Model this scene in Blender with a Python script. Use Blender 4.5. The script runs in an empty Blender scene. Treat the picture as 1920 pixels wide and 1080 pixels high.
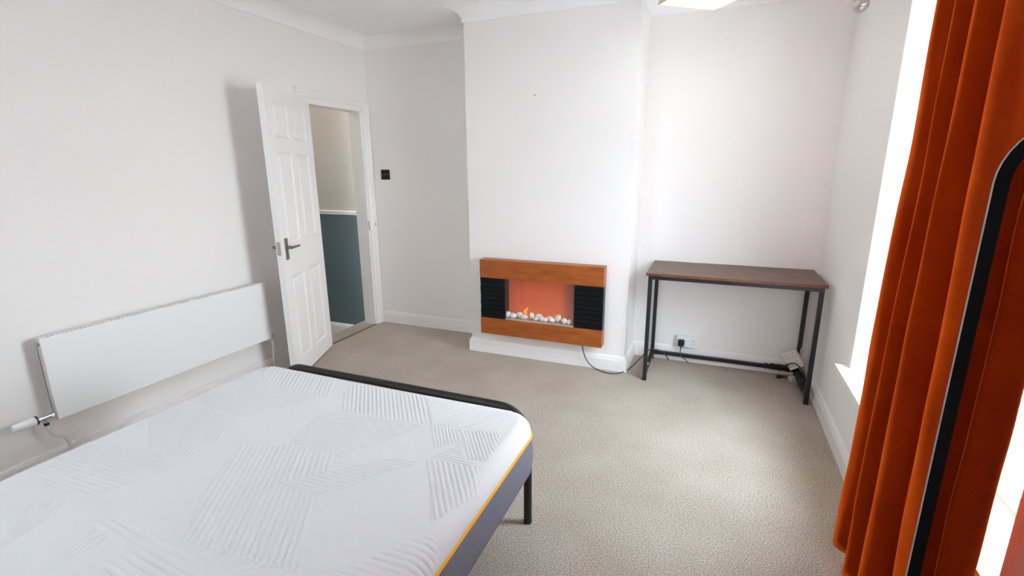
import bpy, bmesh, math, random
import numpy as np
from mathutils import Vector, Matrix, noise
R = random.Random(7)
SC = bpy.context.scene
COL = SC.collection
PI = math.pi

# ------------------------------------------------------------------ camera
F_PX = 913.05
yaw, pitch, roll = -0.3914, -0.2394, -0.0072
cy_, sy_, cp_, sp_ = math.cos(yaw), math.sin(yaw), math.cos(pitch), math.sin(pitch)
fwd = Vector((sy_*cp_, cy_*cp_, sp_)); rt = Vector((cy_, -sy_, 0)); up = rt.cross(fwd)
r2 = math.cos(roll)*rt + math.sin(roll)*up; u2 = -math.sin(roll)*rt + math.cos(roll)*up
cam = bpy.data.cameras.new('camera'); camo = bpy.data.objects.new('camera', cam); COL.objects.link(camo)
M = Matrix.Identity(4)
for i in range(3):
    M[i][0], M[i][1], M[i][2] = r2[i], u2[i], -fwd[i]
M[0][3], M[1][3], M[2][3] = 2.964, -3.8043, 1.4615
camo.matrix_world = M
cam.sensor_width = 36; cam.lens = F_PX/1920*36; cam.clip_start = 0.02
SC.camera = camo

# ------------------------------------------------------------------ world, light, exposure
SKY_STRENGTH = 13.0
w = bpy.data.worlds.new('overcast'); SC.world = w; w.use_nodes = True
nt = w.node_tree; bg = nt.nodes['Background']
tc = nt.nodes.new('ShaderNodeTexCoord'); sp = nt.nodes.new('ShaderNodeSeparateXYZ'); cr = nt.nodes.new('ShaderNodeValToRGB')
nt.links.new(tc.outputs['Generated'], sp.inputs[0]); nt.links.new(sp.outputs['Z'], cr.inputs[0])
cr.color_ramp.elements[0].position = 0.0; cr.color_ramp.elements[0].color = (0.88, 0.94, 1, 1)
cr.color_ramp.elements[1].position = 0.7; cr.color_ramp.elements[1].color = (0.74, 0.86, 1, 1)
nt.links.new(cr.outputs[0], bg.inputs['Color']); bg.inputs['Strength'].default_value = SKY_STRENGTH
# portal: tells the renderer where the window opening is, gives off no light of its own
pl = bpy.data.lights.new('window_portal', 'AREA'); pl.shape = 'RECTANGLE'; pl.size = 1.70; pl.size_y = 1.68
pl.cycles.is_portal = True
po = bpy.data.objects.new('window_portal', pl); COL.objects.link(po)
po.location = (3.955, -1.90, 1.31); po.rotation_euler = (PI/2, 0, PI/2)
pl2 = bpy.data.lights.new('fill_window_portal', 'AREA'); pl2.shape = 'RECTANGLE'; pl2.size = .7; pl2.size_y = .65  # portal of the added fill window behind the camera
pl2.cycles.is_portal = True
pl3 = bpy.data.lights.new('added_window_portal', 'AREA'); pl3.shape = 'RECTANGLE'; pl3.size = .58; pl3.size_y = 1.68  # portal of the added narrow window behind the near curtain
pl3.cycles.is_portal = True
po3 = bpy.data.objects.new('added_window_portal', pl3); COL.objects.link(po3); po3.location = (3.955, -3.81, 1.31); po3.rotation_euler = (PI/2, 0, PI/2)
po2 = bpy.data.objects.new('fill_window_portal', pl2); COL.objects.link(po2)
po2.location = (1.3, -4.71, 1.675); po2.rotation_euler = (PI/2, 0, PI)
SC.view_settings.view_transform = 'Standard'
try: SC.view_settings.look = 'None'
except Exception: pass
SC.view_settings.gamma = 1; SC.view_settings.use_curve_mapping = False
SC.view_settings.exposure = 1.02
SC.cycles.max_bounces = 14; SC.cycles.diffuse_bounces = 9; SC.cycles.transparent_max_bounces = 12
SC.cycles.use_denoising = True
SC.cycles.sample_clamp_indirect = 8

# ------------------------------------------------------------------ materials
def lin(c):
    return tuple(((x/255)/12.92 if x/255 <= .04045 else ((x/255+.055)/1.055)**2.4) for x in c)
def mat(name, rgb, rough=.6, metal=0, noise_=0, nscale=20, bump=0, bscale=200, spec=.5, emit=None, es=0, stretch=None, c2=None, sheen=0, coat=0):
    m = bpy.data.materials.new(name); m.use_nodes = True
    n = m.node_tree; b = n.nodes['Principled BSDF']; L = n.links.new
    col = (*rgb, 1); b.inputs['Base Color'].default_value = col
    b.inputs['Roughness'].default_value = rough; b.inputs['Metallic'].default_value = metal
    b.inputs['Specular IOR Level'].default_value = spec
    b.inputs['Coat Weight'].default_value = coat
    if sheen:
        b.inputs['Sheen Weight'].default_value = sheen; b.inputs['Sheen Roughness'].default_value = .45
        b.inputs['Sheen Tint'].default_value = (1, .38, .06, 1)
    t = n.nodes.new('ShaderNodeTexCoord'); src = t.outputs['Object']
    if stretch:
        mp = n.nodes.new('ShaderNodeMapping'); mp.inputs['Scale'].default_value = stretch; L(src, mp.inputs[0]); src = mp.outputs[0]
    if noise_ or c2:
        nz = n.nodes.new('ShaderNodeTexNoise'); nz.inputs['Scale'].default_value = nscale; nz.inputs['Detail'].default_value = 6; nz.inputs['Roughness'].default_value = .6
        L(src, nz.inputs['Vector'])
        r = n.nodes.new('ShaderNodeValToRGB'); r.color_ramp.elements[0].position = .35; r.color_ramp.elements[1].position = .65
        k = c2 if c2 else tuple(min(1, x*(1+noise_)) for x in rgb)
        j = rgb if c2 else tuple(x*(1-noise_) for x in rgb)
        r.color_ramp.elements[0].color = (*j, 1); r.color_ramp.elements[1].color = (*k, 1)
        L(nz.outputs[0], r.inputs[0]); L(r.outputs[0], b.inputs['Base Color'])
    if bump:
        nb = n.nodes.new('ShaderNodeTexNoise'); nb.inputs['Scale'].default_value = bscale; nb.inputs['Detail'].default_value = 3
        L(src, nb.inputs['Vector'])
        bn = n.nodes.new('ShaderNodeBump'); bn.inputs['Strength'].default_value = bump; bn.inputs['Distance'].default_value = .004
        L(nb.outputs[0], bn.inputs['Height']); L(bn.outputs[0], b.inputs['Normal'])
    if emit:
        b.inputs['Emission Color'].default_value = (*emit, 1); b.inputs['Emission Strength'].default_value = es
    return m
WALL = mat('wall_paint', (.87, .84, .818), .75, bump=.05, bscale=90, spec=.25)
CEIL = mat('ceiling_paint', (.92, .91, .90), .8, spec=.2)
GLOSSW = mat('white_gloss', (.87, .85, .835), .35, spec=.45)
DOORW = mat('door_white', (.88, .86, .85), .4)
UPVC = mat('upvc', (.88, .89, .9), .3)
HALLUP = mat('hall_beige', (.60, .56, .50), .8)
HALLDN = mat('hall_slate', (.125, .175, .19), .7)
RADW = mat('radiator_enamel', (.86, .855, .84), .35)
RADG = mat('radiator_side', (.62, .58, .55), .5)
CHROME = mat('chrome', (.75, .75, .76), .18, 1)
STEEL = mat('brushed_nickel', (.55, .53, .5), .35, 1)
DNICK = mat('dark_nickel', (.30, .28, .27), .3, 1)
BLUE = mat('dark_blue_plastic', (.01, .015, .06), .35)
PLASTW = mat('white_plastic', (.85, .86, .87), .35)
CREAM = mat('cream_plastic', (.72, .69, .6), .4)
BLACK = mat('black_metal', (.012, .013, .018), .4)
BLACKP = mat('black_plastic', (.014, .014, .016), .35)
CABLE = mat('grey_cable', (.05, .055, .065), .5)
TUBE = mat('black_bed_tube', (.012, .010, .010), .5, bump=.05, bscale=300)
DARK = mat('dark_slot', (.04, .04, .04), .8)
GLASSB = mat('black_gloss', (.006, .007, .009), .25)
SLATE = mat('black_slate', (.003, .0035, .005), .55, bump=.25, bscale=90, spec=.2)
PEBBLE = mat('white_pebble', (.84, .83, .78), .55, noise_=.12, nscale=60, bump=.2, bscale=120)
PAINTP = mat('painted_pipe', (.74, .72, .69), .45)
MATTW = mat('white_knit', (.80, .80, .815), .9, spec=.15, bump=.25, bscale=1400)
PIPING = mat('yellow_piping', lin((243, 176, 20)), .7)
GREYF = mat('grey_marl', (.135, .135, .165), .95, c2=(.27, .27, .325), nscale=420, bump=.4, bscale=700, spec=.1)
MIRROR = mat('mirror_silver', (.82, .82, .82), .015, 1)
WOODF = mat('cherry_veneer', (.27, .062, .008), .4, c2=(.42, .105, .014), nscale=5, stretch=(1.2, 8, 6), coat=.05)
RUSTIC = mat('rustic_board', (.065, .035, .024), .45, c2=(.22, .125, .08), nscale=7, stretch=(.9, 7, 7))
RUSTEDGE = mat('rustic_edge', (.06, .022, .012), .5, c2=(.19, .065, .024), nscale=14, stretch=(1, 3, 3))
RUSTSTAIN = mat('dirty_skirting', (.74, .69, .655), .6, c2=(.84, .815, .795), nscale=9, stretch=(1, 1, 6))
LIGHTD = mat('lamp_diffuser', (.9, .88, .82), .5, emit=(1, .95, .86), es=2.2)
GOLD = mat('pale_gold', (.75, .62, .42), .35, .6)

def carpet_mat():
    m = bpy.data.materials.new('beige_carpet'); m.use_nodes = True
    n = m.node_tree; b = n.nodes['Principled BSDF']; L = n.links.new
    b.inputs['Roughness'].default_value = 1; b.inputs['Specular IOR Level'].default_value = .05
    t = n.nodes.new('ShaderNodeTexCoord')
    a = n.nodes.new('ShaderNodeTexNoise'); a.inputs['Scale'].default_value = 200; a.inputs['Detail'].default_value = 3
    c = n.nodes.new('ShaderNodeTexNoise'); c.inputs['Scale'].default_value = 3.0; c.inputs['Detail'].default_value = 4
    L(t.outputs['Object'], a.inputs['Vector']); L(t.outputs['Object'], c.inputs['Vector'])
    r = n.nodes.new('ShaderNodeValToRGB'); r.color_ramp.elements[0].position = .33; r.color_ramp.elements[1].position = .67
    r.color_ramp.elements[0].color = (.235, .195, .155, 1); r.color_ramp.elements[1].color = (.72, .64, .545, 1)
    L(a.outputs[0], r.inputs[0])
    mx = n.nodes.new('ShaderNodeMix'); mx.data_type = 'RGBA'; mx.blend_type = 'MULTIPLY'; mx.inputs[0].default_value = 1
    r3 = n.nodes.new('ShaderNodeValToRGB'); r3.color_ramp.elements[0].position = .35; r3.color_ramp.elements[1].position = .65
    r3.color_ramp.elements[0].color = (.90, .885, .86, 1); r3.color_ramp.elements[1].color = (1, 1, 1, 1)
    L(c.outputs[0], r3.inputs[0]); L(r.outputs[0], mx.inputs[6]); L(r3.outputs[0], mx.inputs[7]); L(mx.outputs[2], b.inputs['Base Color'])
    bn = n.nodes.new('ShaderNodeBump'); bn.inputs['Strength'].default_value = .55; bn.inputs['Distance'].default_value = .006
    L(a.outputs[0], bn.inputs['Height']); L(bn.outputs[0], b.inputs['Normal'])
    return m
CARPET = carpet_mat()

def velvet_mat():
    m = mat('rust_velvet', lin((186, 66, 18)), .85, spec=.05, sheen=.35, bump=.35, bscale=500)
    n = m.node_tree; b = n.nodes['Principled BSDF']; L = n.links.new
    t = n.nodes.new('ShaderNodeTexCoord')
    a = n.nodes.new('ShaderNodeTexNoise'); a.inputs['Scale'].default_value = 9; a.inputs['Detail'].default_value = 8; a.inputs['Roughness'].default_value = .7
    L(t.outputs['Object'], a.inputs['Vector'])
    r = n.nodes.new('ShaderNodeValToRGB'); r.color_ramp.elements[0].position = .3; r.color_ramp.elements[1].position = .7
    r.color_ramp.elements[0].color = (*lin((228, 74, 5)), 1); r.color_ramp.elements[1].color = (*lin((252, 98, 8)), 1)
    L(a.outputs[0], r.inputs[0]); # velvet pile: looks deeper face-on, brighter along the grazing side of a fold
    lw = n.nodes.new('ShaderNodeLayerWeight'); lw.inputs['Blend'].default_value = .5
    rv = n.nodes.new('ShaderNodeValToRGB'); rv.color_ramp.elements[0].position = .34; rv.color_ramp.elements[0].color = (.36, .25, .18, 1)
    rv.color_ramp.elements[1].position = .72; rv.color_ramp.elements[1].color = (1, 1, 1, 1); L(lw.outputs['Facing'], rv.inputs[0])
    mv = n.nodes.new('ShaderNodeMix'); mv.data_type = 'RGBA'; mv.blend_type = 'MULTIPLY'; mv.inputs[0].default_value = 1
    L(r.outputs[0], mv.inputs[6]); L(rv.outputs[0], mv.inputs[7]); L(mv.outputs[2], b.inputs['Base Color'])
    tr = n.nodes.new('ShaderNodeBsdfTranslucent'); tr.inputs['Color'].default_value = (.75, .10, .02, 1)
    ms = n.nodes.new('ShaderNodeMixShader'); ms.inputs[0].default_value = .04
    out = n.nodes['Material Output']
    L(b.outputs[0], ms.inputs[1]); L(tr.outputs[0], ms.inputs[2]); L(ms.outputs[0], out.inputs[0])
    return m
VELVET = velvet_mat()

def glass_mat():
    m = bpy.data.materials.new('window_glass'); m.use_nodes = True
    n = m.node_tree; L = n.links.new; n.nodes.remove(n.nodes['Principled BSDF'])
    a = n.nodes.new('ShaderNodeBsdfTransparent'); g = n.nodes.new('ShaderNodeBsdfGlossy'); g.inputs['Roughness'].default_value = .02
    a.inputs['Color'].default_value = (.97, .985, .98, 1)
    lw = n.nodes.new('ShaderNodeLayerWeight'); lw.inputs['Blend'].default_value = .5
    pw = n.nodes.new('ShaderNodeMath'); pw.operation = 'POWER'; pw.inputs[1].default_value = 5; L(lw.outputs['Facing'], pw.inputs[0])
    f = n.nodes.new('ShaderNodeMath'); f.operation = 'MULTIPLY_ADD'; f.inputs[1].default_value = .7; f.inputs[2].default_value = .03; L(pw.outputs[0], f.inputs[0])
    ms = n.nodes.new('ShaderNodeMixShader'); L(f.outputs[0], ms.inputs[0]); L(a.outputs[0], ms.inputs[1]); L(g.outputs[0], ms.inputs[2])
    L(ms.outputs[0], n.nodes['Material Output'].inputs[0]); return m
GLASS = glass_mat()

def fire_mat():
    # the lit effect screen of the electric fire
    m = bpy.data.materials.new('fire_screen'); m.use_nodes = True
    n = m.node_tree; b = n.nodes['Principled BSDF']; L = n.links.new
    b.inputs['Base Color'].default_value = (.16, .05, .03, 1); b.inputs['Roughness'].default_value = .6
    t = n.nodes.new('ShaderNodeTexCoord'); s = n.nodes.new('ShaderNodeSeparateXYZ'); L(t.outputs['Generated'], s.inputs[0])
    nz = n.nodes.new('ShaderNodeTexNoise'); nz.inputs['Scale'].default_value = 4; L(t.outputs['Generated'], nz.inputs['Vector'])
    # falls off towards left/right edges of the lamp behind the screen
    r = n.nodes.new('ShaderNodeValToRGB'); e = r.color_ramp.elements
    e[0].position = 0; e[0].color = (.33, .08, .05, 1); e[1].position = 1; e[1].color = (.12, .06, .07, 1)
    for p, c in ((.12, (.50, .085, .03)), (.45, (.56, .11, .035)), (.78, (.58, .11, .04)), (.88, (.25, .08, .06))):
        x = r.color_ramp.elements.new(p); x.color = (*c, 1)
    L(s.outputs['X'], r.inputs[0])
    # the lamp sits low behind the screen: glow fades upwards
    rz = n.nodes.new('ShaderNodeValToRGB'); rz.color_ramp.elements[0].position = 0; rz.color_ramp.elements[0].color = (1, 1, 1, 1)
    rz.color_ramp.elements[1].position = 1; rz.color_ramp.elements[1].color = (.62, .5, .42, 1); L(s.outputs['Z'], rz.inputs[0])
    m0 = n.nodes.new('ShaderNodeMix'); m0.data_type = 'RGBA'; m0.blend_type = 'MULTIPLY'; m0.inputs[0].default_value = 1
    L(r.outputs[0], m0.inputs[6]); L(rz.outputs[0], m0.inputs[7])
    mx = n.nodes.new('ShaderNodeMix'); mx.data_type = 'RGBA'; mx.blend_type = 'MULTIPLY'; mx.inputs[0].default_value = .35
    L(m0.outputs[2], mx.inputs[6]); L(nz.outputs[0], mx.inputs[7])
    L(mx.outputs[2], b.inputs['Emission Color']); b.inputs['Emission Strength'].default_value = .62
    return m
FIRE = fire_mat()
FLAME = mat('flame', (.9, .3, .1), .6, emit=(1, .13, .03), es=.75)

# ------------------------------------------------------------------ mesh helpers
def props(o, label=None, cat=None, group=None, kind=None):
    if label: o['label'] = label
    if cat: o['category'] = cat
    if group: o['group'] = group
    if kind: o['kind'] = kind
    return o
def obj(name, bm, m, parent=None, smooth=False, loc=None, rot=None, bevel=0):
    me = bpy.data.meshes.new(name)
    if bevel:
        bmesh.ops.bevel(bm, geom=[e for e in bm.edges if len(e.link_faces) == 2 and e.calc_face_angle(0) > .5], offset=bevel, segments=2, affect='EDGES', profile=.6)
    bmesh.ops.recalc_face_normals(bm, faces=bm.faces)
    bm.to_mesh(me); bm.free()
    for x in (m if isinstance(m, (list, tuple)) else [m]): me.materials.append(x)
    o = bpy.data.objects.new(name, me); COL.objects.link(o)
    if parent: o.parent = parent
    if loc: o.location = loc
    if rot: o.rotation_euler = rot
    if smooth:
        for p in me.polygons: p.use_smooth = True
        if smooth != 'all':
            try: me.set_sharp_from_angle(angle=math.radians(40))
            except Exception: pass
    return o
def empty(name, loc, rot=(0, 0, 0), **k):
    o = bpy.data.objects.new(name, None); COL.objects.link(o); o.location = loc; o.rotation_euler = rot
    o.empty_display_size = .1
    return props(o, **k)
def bx(bm, x0, x1, y0, y1, z0, z1, mi=0):
    v = [bm.verts.new(p) for p in ((x0,y0,z0),(x1,y0,z0),(x1,y1,z0),(x0,y1,z0),(x0,y0,z1),(x1,y0,z1),(x1,y1,z1),(x0,y1,z1))]
    for f in ((0,3,2,1),(4,5,6,7),(0,1,5,4),(1,2,6,5),(2,3,7,6),(3,0,4,7)):
        bm.faces.new([v[i] for i in f]).material_index = mi
def box(*a, mi=0):
    bm = bmesh.new(); bx(bm, *a, mi=mi); return bm
def cyl(bm, p, q, r0, r1=None, n=20, cap=True):
    p, q = Vector(p), Vector(q); r1 = r0 if r1 is None else r1
    d = (q-p).normalized(); a = d.orthogonal().normalized(); b = d.cross(a)
    A = [bm.verts.new(p+r0*(math.cos(2*PI*i/n)*a+math.sin(2*PI*i/n)*b)) for i in range(n)]
    B = [bm.verts.new(q+r1*(math.cos(2*PI*i/n)*a+math.sin(2*PI*i/n)*b)) for i in range(n)]
    for i in range(n): bm.faces.new((A[i], A[(i+1)%n], B[(i+1)%n], B[i]))
    if cap: bm.faces.new(A[::-1]); bm.faces.new(B)
def catmull(pts, k=8):
    P = [Vector(p) for p in pts]; P = [2*P[0]-P[1]]+P+[2*P[-1]-P[-2]]; out = []
    for i in range(1, len(P)-2):
        for j in range(k):
            t = j/k; a, b, c, d = P[i-1], P[i], P[i+1], P[i+2]
            out.append(.5*((2*b)+(c-a)*t+(2*a-5*b+4*c-d)*t*t+(3*b-a-3*c+d)*t**3))
    out.append(P[-2]); return out
def tube(bm, pts, r, n=10, closed=False, cap=True):
    P = [Vector(p) for p in pts]; N = len(P)
    T = []
    for i in range(N):
        if closed: t = P[(i+1) % N]-P[i-1]
        else: t = P[min(i+1, N-1)]-P[max(i-1, 0)]
        T.append(t.normalized())
    a = T[0].orthogonal().normalized(); rings = []
    for i in range(N):
        a = (a-T[i]*a.dot(T[i])).normalized(); b = T[i].cross(a)
        rr = r[i] if isinstance(r, (list, tuple)) else r
        rings.append([bm.verts.new(P[i]+rr*(math.cos(2*PI*j/n)*a+math.sin(2*PI*j/n)*b)) for j in range(n)])
    for i in range(N if closed else N-1):
        A, B = rings[i], rings[(i+1) % N]
        for j in range(n): bm.faces.new((A[j], A[(j+1)%n], B[(j+1)%n], B[j]))
    if cap and not closed: bm.faces.new(rings[0][::-1]); bm.faces.new(rings[-1])
def sweep_segment(path, i, prof, side=1, ends=(None, None)):
    """profile (offset from wall, z) along segment i of a plan polyline, mitred with its neighbours"""
    P = [Vector((x, y)) for x, y in path]; a, b = P[i], P[i+1]
    d = (b-a).normalized(); n = Vector((-d.y, d.x))*side
    def miter(p, j):
        if 0 < j < len(P)-1:
            d0 = (P[j]-P[j-1]).normalized(); d1 = (P[j+1]-P[j]).normalized()
            n0 = Vector((-d0.y, d0.x))*side; n1 = Vector((-d1.y, d1.x))*side
            m = (n0+n1); return m/ m.dot(n0)
        return n
    m0, m1 = miter(a, i), miter(b, i+1)
    bm = bmesh.new()
    A = [bm.verts.new((a.x+m0.x*o, a.y+m0.y*o, z)) for o, z in prof]
    B = [bm.verts.new((b.x+m1.x*o, b.y+m1.y*o, z)) for o, z in prof]
    k = len(prof)
    for j in range(k): bm.faces.new((A[j], A[(j+1)%k], B[(j+1)%k], B[j]))
    bm.faces.new(A[::-1]); bm.faces.new(B)
    return bm
def lathe(bm, prof, origin, axis, n=24):
    axis = Vector(axis).normalized(); a = axis.orthogonal().normalized(); b = axis.cross(a); o = Vector(origin)
    rings = []
    for r, h in prof:
        rings.append([bm.verts.new(o+axis*h+max(r, 1e-5)*(math.cos(2*PI*i/n)*a+math.sin(2*PI*i/n)*b)) for i in range(n)])
    for A, B in zip(rings, rings[1:]):
        for j in range(n): bm.faces.new((A[j], A[(j+1)%n], B[(j+1)%n], B[j]))
    bm.faces.new(rings[0][::-1]); bm.faces.new(rings[-1])

# ------------------------------------------------------------------ room dimensions (metres)
W, D, C0, C1, H, HC = 3.664, .3887, 1.1934, 2.4464, 2.568, 2.478
YN = -4.45
DY0, DY1, DHEAD = -.765, -.117, 1.963      # door opening in the left wall
WY0, WY1, WZ0, WZ1 = -2.75, -1.048, .455, 2.16
WALLT = .28
HF = -.28                                   # landing floor, one step down

# floor
bm = box(-.18, W+WALLT, YN-.2, .1, -.2, 0)
props(obj('floor', bm, CARPET), 'beige speckled cut-pile carpet covering the bedroom floor', 'floor', kind='structure')
bm = box(-.003, .012, DY0, DY1, -.01, .004)
props(obj('trim_1', bm, mat('join', (.12, .10, .085), .8)), 'dark join line where two carpets meet in the doorway', 'carpet join', kind='structure')
bm = box(-.12, W+WALLT, YN-.2, .1, H, H+.1)
props(obj('ceiling', bm, CEIL), 'smooth white bedroom ceiling', 'ceiling', kind='structure')
bm = bmesh.new()
bx(bm, -.12, 0, YN-.1, DY0-.03, HF, H); bx(bm, -.12, 0, DY0-.03, DY1+.03, DHEAD+.03, H); bx(bm, -.12, 0, DY1+.03, .1, HF, H)
props(obj('wall_left', bm, WALL), 'off-white left wall with the radiator and the doorway', 'wall', kind='structure')
bm = box(0, W, 0, .1, -.05, H)
props(obj('wall_back', bm, WALL), 'off-white back wall seen in both alcoves beside the chimney breast', 'wall', kind='structure')
bm = box(C0, C1, -D, 0, 0, H)
props(obj('wall_chimney', bm, WALL), 'off-white chimney breast projecting between the two alcoves', 'wall', kind='structure')
bm = bmesh.new()
U0, U1 = -4.10, -3.52
bx(bm, W, W+WALLT, U1, WY0, -.05, H); bx(bm, W, W+WALLT, YN-.1, U0, -.05, H); bx(bm, W, W+WALLT, U0, U1, -.05, WZ0); bx(bm, W, W+WALLT, U0, U1, WZ1, H); bx(bm, W, W+WALLT, WY1, .1, -.05, H)
bx(bm, W, W+WALLT, WY0, WY1, -.05, WZ0); bx(bm, W, W+WALLT, WY0, WY1, WZ1, H)
props(obj('wall_right', bm, WALL), 'off-white right wall around the tall window', 'wall', kind='structure')
V0, V1, VZ0, VZ1 = .95, 1.65, 1.35, 2.0
bm = bmesh.new(); bx(bm, -.12, V0, YN-.2, YN, -.05, H); bx(bm, V1, W+WALLT, YN-.2, YN, -.05, H); bx(bm, V0, V1, YN-.2, YN, -.05, VZ0); bx(bm, V0, V1, YN-.2, YN, VZ1, H)
props(obj('wall_front', bm, WALL), 'off-white wall behind the bed head', 'wall', kind='structure')

# skirting boards, mitred round the chimney breast
SK = [(0, 0), (.018, 0), (.018, .083), (.0145, .086), (.0145, .092), (.011, .104), (.006, .112), (0, .1143)]
path = [(0, 0), (C0, 0), (C0, -D), (C1, -D), (C1, 0), (W, 0), (W, YN), (0, YN)]
nm = ['alcove_left', 'chimney_side_left', 'chimney', 'chimney_side_right', 'alcove_right', 'right', 'front']
lb = ['white skirting board across the left alcove by the door', 'white skirting on the left return of the chimney breast',
      'white skirting board across the chimney breast under the fire', 'white skirting on the right return of the chimney breast',
      'white skirting board behind the desk in the right alcove', 'white skirting board along the window wall', 'white skirting board along the wall behind the bed head']
for i in range(7):
    bm = sweep_segment(path, i, SK, side=-1)
    props(obj('baseboard_'+nm[i], bm, GLOSSW), lb[i], 'skirting board', kind='structure')
bm = sweep_segment([(0, YN), (0, DY0-.07)], 0, SK, side=-1)
props(obj('baseboard_left', bm, [RUSTSTAIN]), 'white skirting board under the radiator on the left wall', 'skirting board', kind='structure')

# coving
cv = [(0, HC-.0), (.006, HC), (.008, HC+.006)]
for k in range(0, 9):
    t = k/8*PI/2; cv.append((.1-.092*math.cos(t), HC+.006+ .080*math.sin(t)))
cv += [(.102, H-.004), (.104, H+.001), (0, H+.001)]
lb2 = ['white coving over the left alcove', 'white coving on the left return of the chimney breast', 'white coving across the top of the chimney breast',
       'white coving on the right return of the chimney breast', 'white coving over the desk alcove', 'white coving above the window wall', 'white coving above the bed head wall', 'white coving above the radiator wall']
cpath = path+[(0, 0)]
closed = [path[-1]]+path+[path[0], path[1]]
for i in range(8):
    bm = sweep_segment(closed, i+1, cv, side=-1)
    props(obj('trim_%d' % (i+2), bm, CEIL), lb2[i], 'coving', kind='structure')

# ------------------------------------------------------------------ landing beyond the door
bm = bmesh.new()
bx(bm, -1.4, -.18, -2.2, .2, HF-.1, HF); bx(bm, -.18, -.12, -2.2, .2, HF-.1, -.2)
props(obj('floor_landing', bm, CARPET), 'carpeted landing one step down beyond the door', 'floor', kind='structure')
bm = bmesh.new(); bx(bm, -1.4, -.12, .2, .3, 1.03, H, 0); bx(bm, -1.4, -.12, .2, .3, HF, 1.03, 1)
props(obj('wall_landing', bm, [HALLUP, HALLDN]), 'landing wall, beige above and slate grey below the dado rail', 'wall', kind='structure')
bm = bmesh.new(); bx(bm, -1.5, -1.4, -2.3, .3, 1.03, H, 0); bx(bm, -1.5, -1.4, -2.3, .3, HF-.1, 1.03, 1)
bx(bm, -1.4, -.12, -2.3, -2.2, 1.03, H, 0); bx(bm, -1.4, -.12, -2.3, -2.2, HF-.1, 1.03, 1)
props(obj('wall_landing_far', bm, [HALLUP, HALLDN]), 'far walls of the landing out of view past the door', 'wall', kind='structure')
bm = box(-1.5, -.12, -2.3, .3, H, H+.1)
props(obj('ceiling_landing', bm, CEIL), 'white ceiling of the landing', 'ceiling', kind='structure')
dado = [(0, 1.018), (.012, 1.02), (.02, 1.03), (.02, 1.042), (.03, 1.05), (.03, 1.056), (0, 1.06)]
bm = sweep_segment([(-1.4, .2), (-.12, .2)], 0, dado, side=-1)
props(obj('trim_10', bm, GLOSSW), 'white dado rail on the landing wall', 'dado rail', kind='structure')
bm = sweep_segment([(-1.4, .2), (-.12, .2)], 0, [(o, z*1.0+HF) for o, z in SK], side=-1)
props(obj('baseboard_landing', bm, GLOSSW), 'white skirting board at the foot of the slate grey landing wall', 'skirting board', kind='structure')
# fill light: an unseen drum lamp added to brighten the landing
lt = empty('landing_fill_lamp', (-.85, -1.0, H), label='added round opal lamp, out of view, brightening the landing past the door', cat='lamp')
bm = bmesh.new(); cyl(bm, (0, 0, -.02), (0, 0, 0), .12, n=28); obj('lamp_base', bm, PLASTW, lt, smooth=True)
bm = bmesh.new(); lathe(bm, [(.11, -.02), (.11, -.05), (.095, -.075), (.05, -.09), (.0, -.093)], (0, 0, 0), (0, 0, 1)); obj('lamp_shade', bm, mat('opal', (.9, .9, .88), .4, emit=(1, .93, .82), es=14), lt, smooth=True)

# ------------------------------------------------------------------ door frame
fr = empty('trim_11', (0, DY0, 0), label='white moulded door frame round the landing doorway', cat='door frame', kind='structure')
def lp(bm): bmesh.ops.translate(bm, verts=bm.verts, vec=(0, -DY0, 0)); return bm
JN = DY0
bm = bmesh.new(); bx(bm, -.125, .0, DY1, DY1+.03, 0, DHEAD+.03); obj('jamb', lp(bm), GLOSSW, fr)
bm = bmesh.new(); bx(bm, -.125, .0, JN-.03, JN, 0, DHEAD+.03); obj('jamb', lp(bm), GLOSSW, fr)
bm = bmesh.new(); bx(bm, -.125, .0, JN, DY1, DHEAD, DHEAD+.03); obj('head_lining', lp(bm), GLOSSW, fr)
# ribbed architrave profile (distance across the face, projection)
rib = [(0, 0), (0, .014), (.010, .017), (.014, .013), (.022, .013), (.026, .017), (.034, .017), (.038, .014), (.046, .016), (.052, .020), (.062, .022), (.066, .018), (.066, 0)]
def arch(bm, a0, a1, vert, base, sgn):
    A = []; B = []
    for s, p in rib:
        c = base+sgn*s
        A.append(bm.verts.new((p, c, a0) if vert else (p, a0, c))); B.append(bm.verts.new((p, c, a1) if vert else (p, a1, c)))
    k = len(rib)
    for j in range(k): bm.faces.new((A[j], A[(j+1)%k], B[(j+1)%k], B[j]))
    bm.faces.new(A[::-1]); bm.faces.new(B)
bm = bmesh.new(); arch(bm, -.846, -.003, False, 2.008, 1); obj('architrave_head', lp(bm), GLOSSW, fr)
bm = bmesh.new(); arch(bm, 0, 2.008, True, -.098, 1.40); obj('architrave', lp(bm), GLOSSW, fr)
bm = bmesh.new(); arch(bm, 0, 2.008, True, JN-.01, -1); obj('architrave', lp(bm), GLOSSW, fr)
bm = bmesh.new(); bx(bm, -.001, .004, -.112, -.10, .92, 1.0); bx(bm, .018, .0215, -.040, -.028, .955, .975)
cyl(bm, (.02, -.034, .965), (.03, -.034, .965), .006, n=12); obj('strike_plate', lp(bm), STEEL, fr)

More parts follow.
